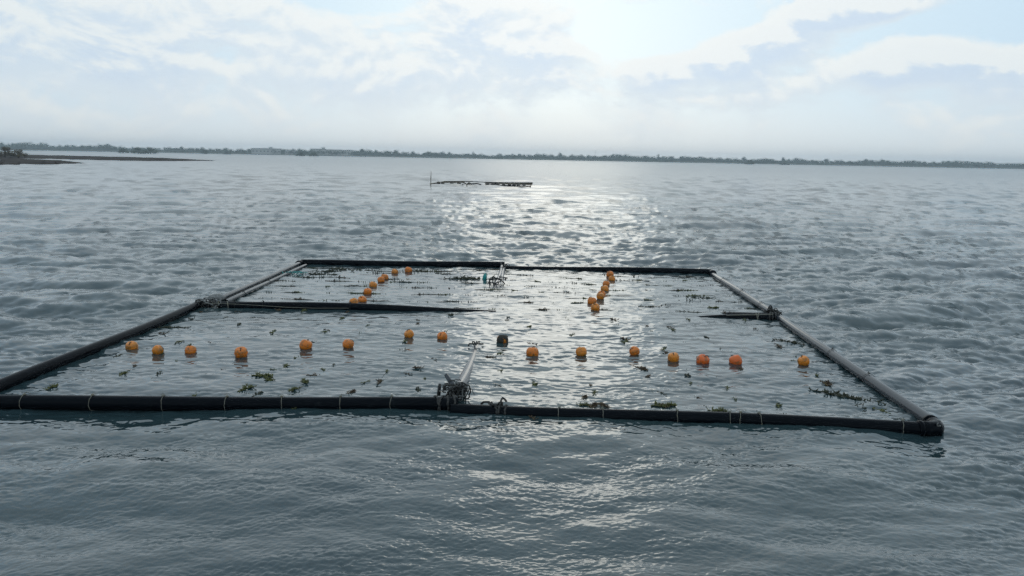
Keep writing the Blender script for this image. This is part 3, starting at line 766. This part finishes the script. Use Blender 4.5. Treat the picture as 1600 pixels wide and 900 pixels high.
CL = [(410, 588, 0, 1.0, 'bushy green seaweed clump, upper of the pair left of the centre in the front bay'),
      (420, 593, 1, .8, 'spreading green seaweed clump just below and right of the bushy one, front left bay'),
      (385, 607, 1, .95, 'green seaweed clump nearest the front pipe, below the fourth front float'),
      (431, 577, 3, .55, 'small dark seaweed clump above the bushy pair in the front left bay'),
      (476, 597, 0, .75, 'upright green seaweed sprig clump below the fifth front float'),
      (460, 608, 4, .7, 'loose yellow-green seaweed clump near the front pipe below the fifth float'),
      (490, 587, 3, .7, 'dark seaweed clump right of the upright green sprigs, front left bay'),
      (505, 578, 3, .5, 'small dark seaweed clump between fifth and sixth front floats'),
      (550, 612, 2, .6, 'brown seaweed clump near the front pipe below the sixth front float'),
      (652, 577, 2, .55, 'reddish brown seaweed clump below the seventh front float'),
      (636, 584, 3, .5, 'flat dark seaweed clump left of the reddish brown one'),
      (572, 596, 3, .5, 'small dark upright seaweed clump alone in the middle of the front left bay'),
      (765, 558, 2, .6, 'dark brown seaweed clump below the algae-fouled float'),
      (1004, 577, 2, .8, 'tall dark seaweed clump below the fifth from right float'),
      (1013, 588, 3, .6, 'small seaweed clump just under the tall dark one, front right bay'),
      (1037, 634, 0, 1.15, 'largest green-brown seaweed clump, touching the front right pipe'),
      (1034, 614, 3, .55, 'small dark seaweed clump behind the largest green-brown one'),
      (928, 634, 2, .7, 'brown seaweed clump against the front pipe, left of the largest clump'),
      (912, 634, 4, .6, 'thin pale seaweed sprigs against the front pipe, leftmost on the right half'),
      (941, 633, 5, .7, 'round brown seaweed clump against the front pipe beside a cord tie'),
      (914, 620, 2, .5, 'small reddish seaweed clump behind the sprigs on the front right pipe'),
      (1122, 644, 4, .85, 'low yellowish seaweed clump lying on the front right pipe'),
      (1092, 622, 3, .5, 'small dark seaweed clump between the largest clump and the low yellowish one'),
      (1293, 600, 2, .8, 'flat rust-brown seaweed clump below the rightmost float'),
      (1338, 622, 2, .6, 'stringy brown seaweed clump beside the right front pipe'),
      (1378, 643, 3, .75, 'dark green seaweed clump in the front right corner of the raft'),
      (1216, 541, 3, .7, 'small dark seaweed clump behind the second from right float'),
      (1245, 564, 3, .6, 'dark seaweed clump touching the left side of the rightmost float'),
      (252, 552, 4, .5, 'small yellowish seaweed tuft stuck to the second front float'),
      (292, 541, 3, .6, 'dark seaweed tuft just behind the third front float'),
      (1114, 481, 0, .9, 'green-tipped seaweed clump before the right middle pipe end'),
      (436, 485, 2, .6, 'rusty seaweed tuft hanging on the left middle pipe'),
      (394, 496, 3, .6, 'dark seaweed clump just in front of the left middle pipe')]
for i, (x, y, v, s, lab) in enumerate(CL):
    p = P(x, y); p.z = water_z(p.x, p.y) + .004
    o = link('seaweed_clump', (BIG + [])[v % 6] if v != 3 else MATTED[i % 3].copy() if False else TUFT[(i * 3) % 8], None)
    o.location = p; o.rotation_euler.z = i * 2.1; s2 = s * .85 if v != 3 else s * 1.5; o.scale = (s2, s2, s2 * .75)
    tag(o, lab, 'seaweed', 'seaweed clumps floating inside the raft')
for i, (x, y, sx, lab) in enumerate([(500, 429, 1.0, 'dark matted seaweed near the back left corner beside the teal scrap'), (475, 433.5, .8, 'low dark seaweed mat in front of the teal rope scrap'),
        (520, 423.5, 1.2, 'long dark seaweed mat just in front of the back left pipe'), (737, 436, 1.5, 'long tapering seaweed mat left of the teal bottle float'),
        (1097, 466, 1.0, 'dark stringy seaweed mat at the right end of the back right bay'), (1020, 479, .7, 'short dark seaweed mat right of the nearest back right float'),
        (1325, 621, 1.1, 'string of dark seaweed beside the right front pipe'), (1232, 535, .8, 'row of dark weed in front of the right middle joint'), (265, 511, .8, 'flat dark weed beside the left front pipe')]):
    p = P(x, y); p.z = water_z(p.x, p.y) + .003
    o = link('seaweed_mat', MATTED[i % 3], None); o.location = p; o.scale = (sx, .55 * sx, sx * .8); o.rotation_euler.z = .1 * math.sin(i) if i not in (6, 7) else -.75
    tag(o, lab, 'seaweed', 'dark seaweed mats inside the raft')

# ------------------------------------------------------------------ the raft farther out
fr = empty('far_raft', P(752, 288)); FO = fr.location.copy()
tag(fr, 'distant low raft of dark pipes with a row of small floats', 'raft')
def fpart(name, pts, r, m, seg=8):
    V, F = tube([Vector(p) - FO for p in pts], r * .72, seg); return link(name, mesh(name, V, F), MT[m], fr)
fpart('pipe', [P(672, 287.5, .03), P(710, 288, .05), P(728, 288.3, .05)], .06, 'pipe')
fpart('pipe', [P(722, 288.6, .06), P(745, 286.8, .13), P(752, 288.4, .02)], .07, 'pipe')
fpart('pipe', [P(758, 289, -.02), P(790, 290, .05), P(828, 291.3, .05)], .06, 'pipe')
fpart('pipe', [P(688, 284.6, .05), P(724, 284.6, .10)], .06, 'bamboo')
fpart('pipe', [P(694, 283.6, .10), P(738, 283.4, .10)], .06, 'pipe')
fpart('pipe', [P(758, 285, .12), P(800, 286, .15), P(832, 286, .16)], .08, 'pipe')
fpart('pipe', [P(762, 286, .05), P(800, 287.5, .1), P(831, 288, .10)], .07, 'bamboo')
fpart('pipe', [P(738, 283.4, .05), P(760, 285, .05)], .04, 'pipe')
for (a, b) in (((672, 287.5), (694, 283.6)), ((828, 291.3), (832, 286)), ((724, 284), (730, 288.4)), ((759, 289), (760, 285))):
    fpart('crossbar', [P(*a, .06), P(*b, .10)], .05, 'bamboo')
V, F = lathe([(.02, -.13), (.12, -.11), (.15, 0), (.12, .11), (.02, .13)], 12); fm = mesh('float', V, F); fm.materials.append(MT['wood'])
for x, y in [(685, 285.8), (692, 285.9), (706, 286), (717, 286), (733, 287), (762, 287.2), (770, 287.4), (778, 287.5), (787, 287.8), (796, 288.2), (803, 288.3), (810, 288.5), (819, 288.8)]:
    o = link('float', fm, None, fr); o.location = P(x, y, .09) - FO; o.scale = (1, 1, .9)
mp = empty('marker_pole', P(673, 288.3))
V, F = tube([(0, 0, -.5), (.01, 0, .4), (.03, 0, 1.05)], [.03, .028, .018], 7); link('pole', mesh('pole', V, F), MT['bamboo'], mp)
V, F = [], []
for i in range(5):
    for j in range(4): V.append((.02 + .015 * i / 4 - .055 * j / 3 * (1 - .2 * i), .02 * math.sin(i + j), .42 + .12 * i))
for i in range(4):
    for j in range(3): a = i * 4 + j; F.append((a, a + 1, a + 5, a + 4))
link('rag', mesh('rag', V, F), MT['rope_dark'], mp)
tag(mp, 'thin upright marker pole with a rag at the distant raft', 'pole')
V, F = tube([(0, 0, -.5), (0, 0, 2.3)], [.06, .04], 6); mp2 = link('stake', mesh('stake', V, F), MT['wood']); mp2.location = P(703, 251.4)
tag(mp2, 'tiny far stake standing in the water behind the distant raft', 'pole')

# ------------------------------------------------------------------ air
V, F = boxv(-2300, 2300, -2010, 2260, -1.6, 24)
hz_o = link('haze', mesh('haze', V, F), None, smooth=False)
hm = bpy.data.materials.new('sea_haze'); hm.use_nodes = True
hn = hm.node_tree; hn.nodes.clear()
pv = hn.nodes.new('ShaderNodeVolumePrincipled'); om = hn.nodes.new('ShaderNodeOutputMaterial')
pv.inputs['Color'].default_value = (.80, .92, 1.0, 1); pv.inputs['Density'].default_value = .00046; pv.inputs['Anisotropy'].default_value = .4
hn.links.new(pv.outputs[0], om.inputs['Volume']); hz_o.data.materials.append(hm)
tag(hz_o, None, None, kind='stuff')
